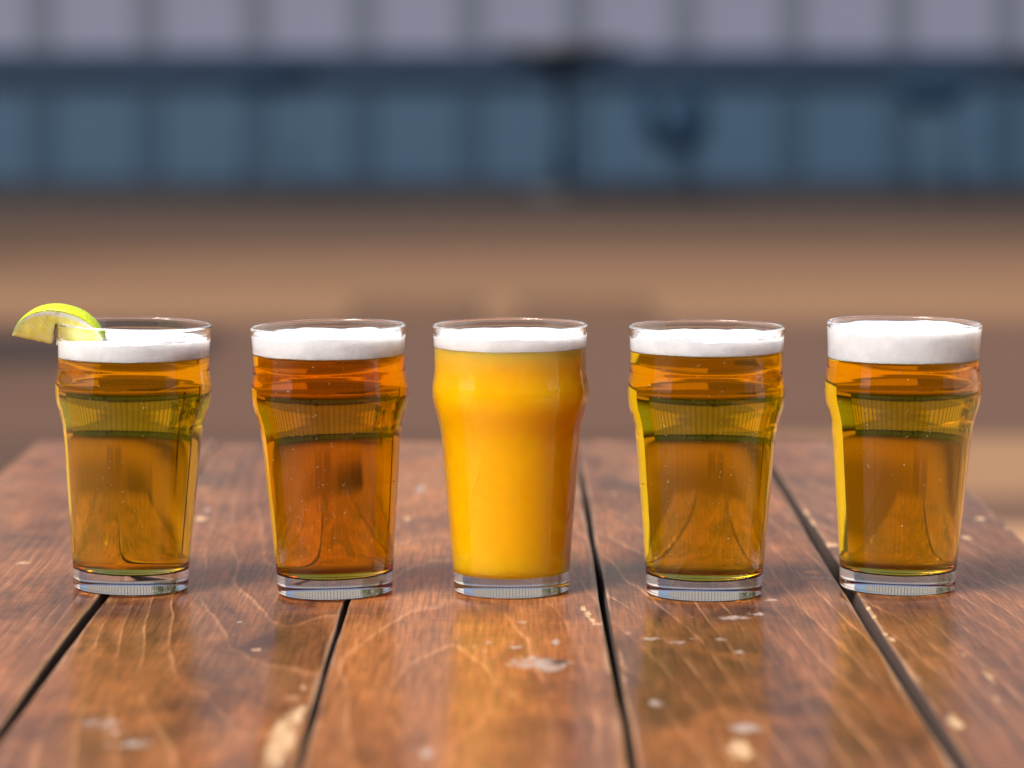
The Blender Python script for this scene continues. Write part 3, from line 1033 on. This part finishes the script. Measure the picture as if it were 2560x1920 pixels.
def lime_mats():
    b = N("lime_rind")
    c = b.coord()
    n = b.noise(c, 160.0, 3.0, 0.6)
    big = b.noise(c, 50.0, 2.0, 0.5)
    sep = b.node("ShaderNodeSeparateXYZ"); b.put(sep.inputs[0], c)
    tip = b.ramp(b.math('ABSOLUTE', b.math('DIVIDE', sep.outputs[0], 0.027)), [(0.55, 0.0), (1.0, 1.0)])
    cc = b.mix(b.ramp(big, [(0.3, 0.0), (0.7, 1.0)]), (0.42, 0.58, 0.012, 1), (0.62, 0.70, 0.015, 1))
    cc = b.mix(b.math('MULTIPLY', tip, 0.75), cc, (0.16, 0.36, 0.010, 1))
    p = b.principled(Base_Color=cc, Roughness=0.32)
    p.inputs["Subsurface Weight"].default_value = 0.25
    p.inputs["Subsurface Radius"].default_value = (1, 1, 0.2)
    p.inputs["Subsurface Scale"].default_value = 0.003
    v = b.node("ShaderNodeTexVoronoi"); v.inputs["Scale"].default_value = 700; b.put(v.inputs["Vector"], c)
    b.put(p.inputs["Normal"], b.bump(b.math('ADD', v.outputs[0], n), 0.6, 0.0009))
    rind = b.m
    b = N("lime_flesh")
    at = b.node("ShaderNodeAttribute", attribute_name="fr")
    sp = b.node("ShaderNodeSeparateColor"); b.put(sp.inputs[0], at.outputs["Color"])
    q = sp.outputs[0]                                      # 0 at the core line, 1 at the rind
    ang = sp.outputs[1]
    streak = b.node("ShaderNodeCombineXYZ")
    b.put(streak.inputs[0], b.math('MULTIPLY', ang, 42.0)); b.put(streak.inputs[1], b.math('MULTIPLY', q, 3.2))
    ves = b.noise(streak.outputs[0], 1.0, 3.0, 0.6, 0.4)
    clump = b.noise(b.coord(), 140.0, 3.0, 0.5)
    pulp = b.mix(b.ramp(ves, [(0.32, 0.0), (0.70, 1.0)]), (0.88, 0.74, 0.05, 1), (0.96, 0.93, 0.50, 1))
    pulp = b.mix(b.math('MULTIPLY', clump, 0.5), pulp, (0.92, 0.82, 0.12, 1))
    qn = b.math('ADD', q, b.math('MULTIPLY', b.math('SUBTRACT', ves, 0.5), 0.10))
    pith = b.ramp(qn, [(0.83, 0.0), (0.89, 1.0)])
    cc = b.mix(pith, pulp, (0.90, 0.87, 0.66, 1))
    cc = b.mix(b.ramp(q, [(0.955, 0.0), (0.99, 1.0)]), cc, (0.80, 0.70, 0.10, 1))
    p = b.principled(Base_Color=cc, Roughness=0.28)
    p.inputs["Subsurface Weight"].default_value = 0.9
    p.inputs["Subsurface Radius"].default_value = (1.0, 0.85, 0.3)
    p.inputs["Subsurface Scale"].default_value = 0.014
    b.put(p.inputs["Normal"], b.bump(b.math('ADD', ves, clump), 0.4, 0.0008))
    return rind, b.m


RIND, FLESH = lime_mats()
A_L, B_L = 27.5, 24.0
TH1, TH2 = R(121), R(66)              # the two cut faces, angles about the core line (90 is up, 180 towards the camera)
lw = tag(empty("lime_wedge"), "lime wedge slit and pushed over the rim of the pale golden beer", "lime")
slit_r, slit_w, slit_x = 14.4, 1.2, -3.4


def lime_R(s):
    return B_L * max(0.0, 1 - abs(s) ** 2.15) ** 0.55


stations = sorted(set([round(-A_L * 0.992 + 2 * A_L * 0.992 * i / 64, 3) for i in range(65) if -A_L * 0.992 + 2 * A_L * 0.992 * i / 64 < A_L * 0.87] + [slit_x - slit_w, slit_x - slit_w + 0.02, slit_x + slit_w - 0.02, slit_x + slit_w]))
na = 15
nr = 14
vf, ff, attr = [], [], []
secs = []
for x in stations:
    Rm = max(lime_R(x / A_L) - 0.9, 0.6)
    rin = slit_r if abs(x - slit_x) < slit_w - 0.01 else 0.35
    rin = min(rin, Rm * 0.96)
    ragged = 0.5 * fbm(x * 0.35, 3.0, 1.0) if rin < 1 else 0.0
    sec = []
    for i in range(nr + 1):                                  # front cut face, core to rind
        q = i / nr
        r = rin + (Rm - rin) * q
        sec.append((r, TH1, r / Rm))
    for i in range(1, na):                                   # under the rind
        sec.append((Rm, TH1 + (TH2 - TH1) * i / na, 1.0))
    for i in range(nr + 1):                                  # back cut face, rind to core
        q = 1 - i / nr
        r = rin + (Rm - rin) * q
        sec.append((r, TH2, r / Rm))
    secs.append(len(vf))
    for r, t, q in sec:
        bulge = 0.35 * math.sin(min(1, q) * math.pi) * (0.4 + fbm(x * 0.25, r * 0.12, t, 2))
        vf.append((x, math.cos(t) * r - bulge * (1 if t > 1.9 else 0), math.sin(t) * r + (ragged if r < 2 else 0)))
        attr.append((q, math.atan2(r, x + 1e-6) / math.pi, 0, 1))
M = 2 * (nr + 1) + na - 1
for a in range(len(stations) - 1):
    for i in range(M):
        j = (i + 1) % M
        ff.append((secs[a] + i, secs[a] + j, secs[a + 1] + j, secs[a + 1] + i))
ff.append(tuple(range(M - 1, -1, -1)))
ff.append(tuple(secs[-1] + i for i in range(M)))
fl = mesh_obj("flesh", mm(vf), ff, FLESH, lw)
ca = fl.data.color_attributes.new("fr", 'FLOAT_COLOR', 'POINT')
ca.data.foreach_set("color", np.array(attr, dtype=np.float32).ravel())
# rind: outer shell over the flesh
vr, fr_ = [], []
for x in stations:
    Ro = max(lime_R(x / A_L), 0.8)
    Rn = max(lime_R(x / A_L) - 0.88, 0.62)
    for lay, rr in ((0, Ro), (1, Rn)):
        for i in range(na + 1):
            t = TH1 + (TH2 - TH1) * i / na
            rj = rr
            if lay == 0:
                rj = rr + 0.10 * fbm(x * 0.5, t * 7, 2.0, 2)
                if i in (0, na):
                    rj = rr - 0.12
            vr.append((x, math.cos(t) * rj, math.sin(t) * rj))
P = 2 * (na + 1)
for a in range(len(stations) - 1):
    for i in range(na):
        p = a * P + i
        fr_.append((p, p + 1, p + P + 1, p + P))
        p = a * P + na + 1 + i
        fr_.append((p, p + P, p + P + 1, p + 1))
    for i in (0, na):
        p, q = a * P + i, a * P + na + 1 + i
        fr_.append((p, p + P, q + P, q) if i == 0 else (p, q, q + P, p + P))
mesh_obj("rind", mm(vr), fr_, RIND, lw)
g1m = Matrix.Translation(gl1.location) @ gl1.rotation_euler.to_matrix().to_4x4()
rimp = g1m @ Vector((-0.0424, 0.0, 0.1505))
lw.rotation_euler = (R(-3), R(12.5), 0)
lw.location = rimp - lw.rotation_euler.to_matrix() @ Vector((slit_x * 0.001, 0, 0.0140))
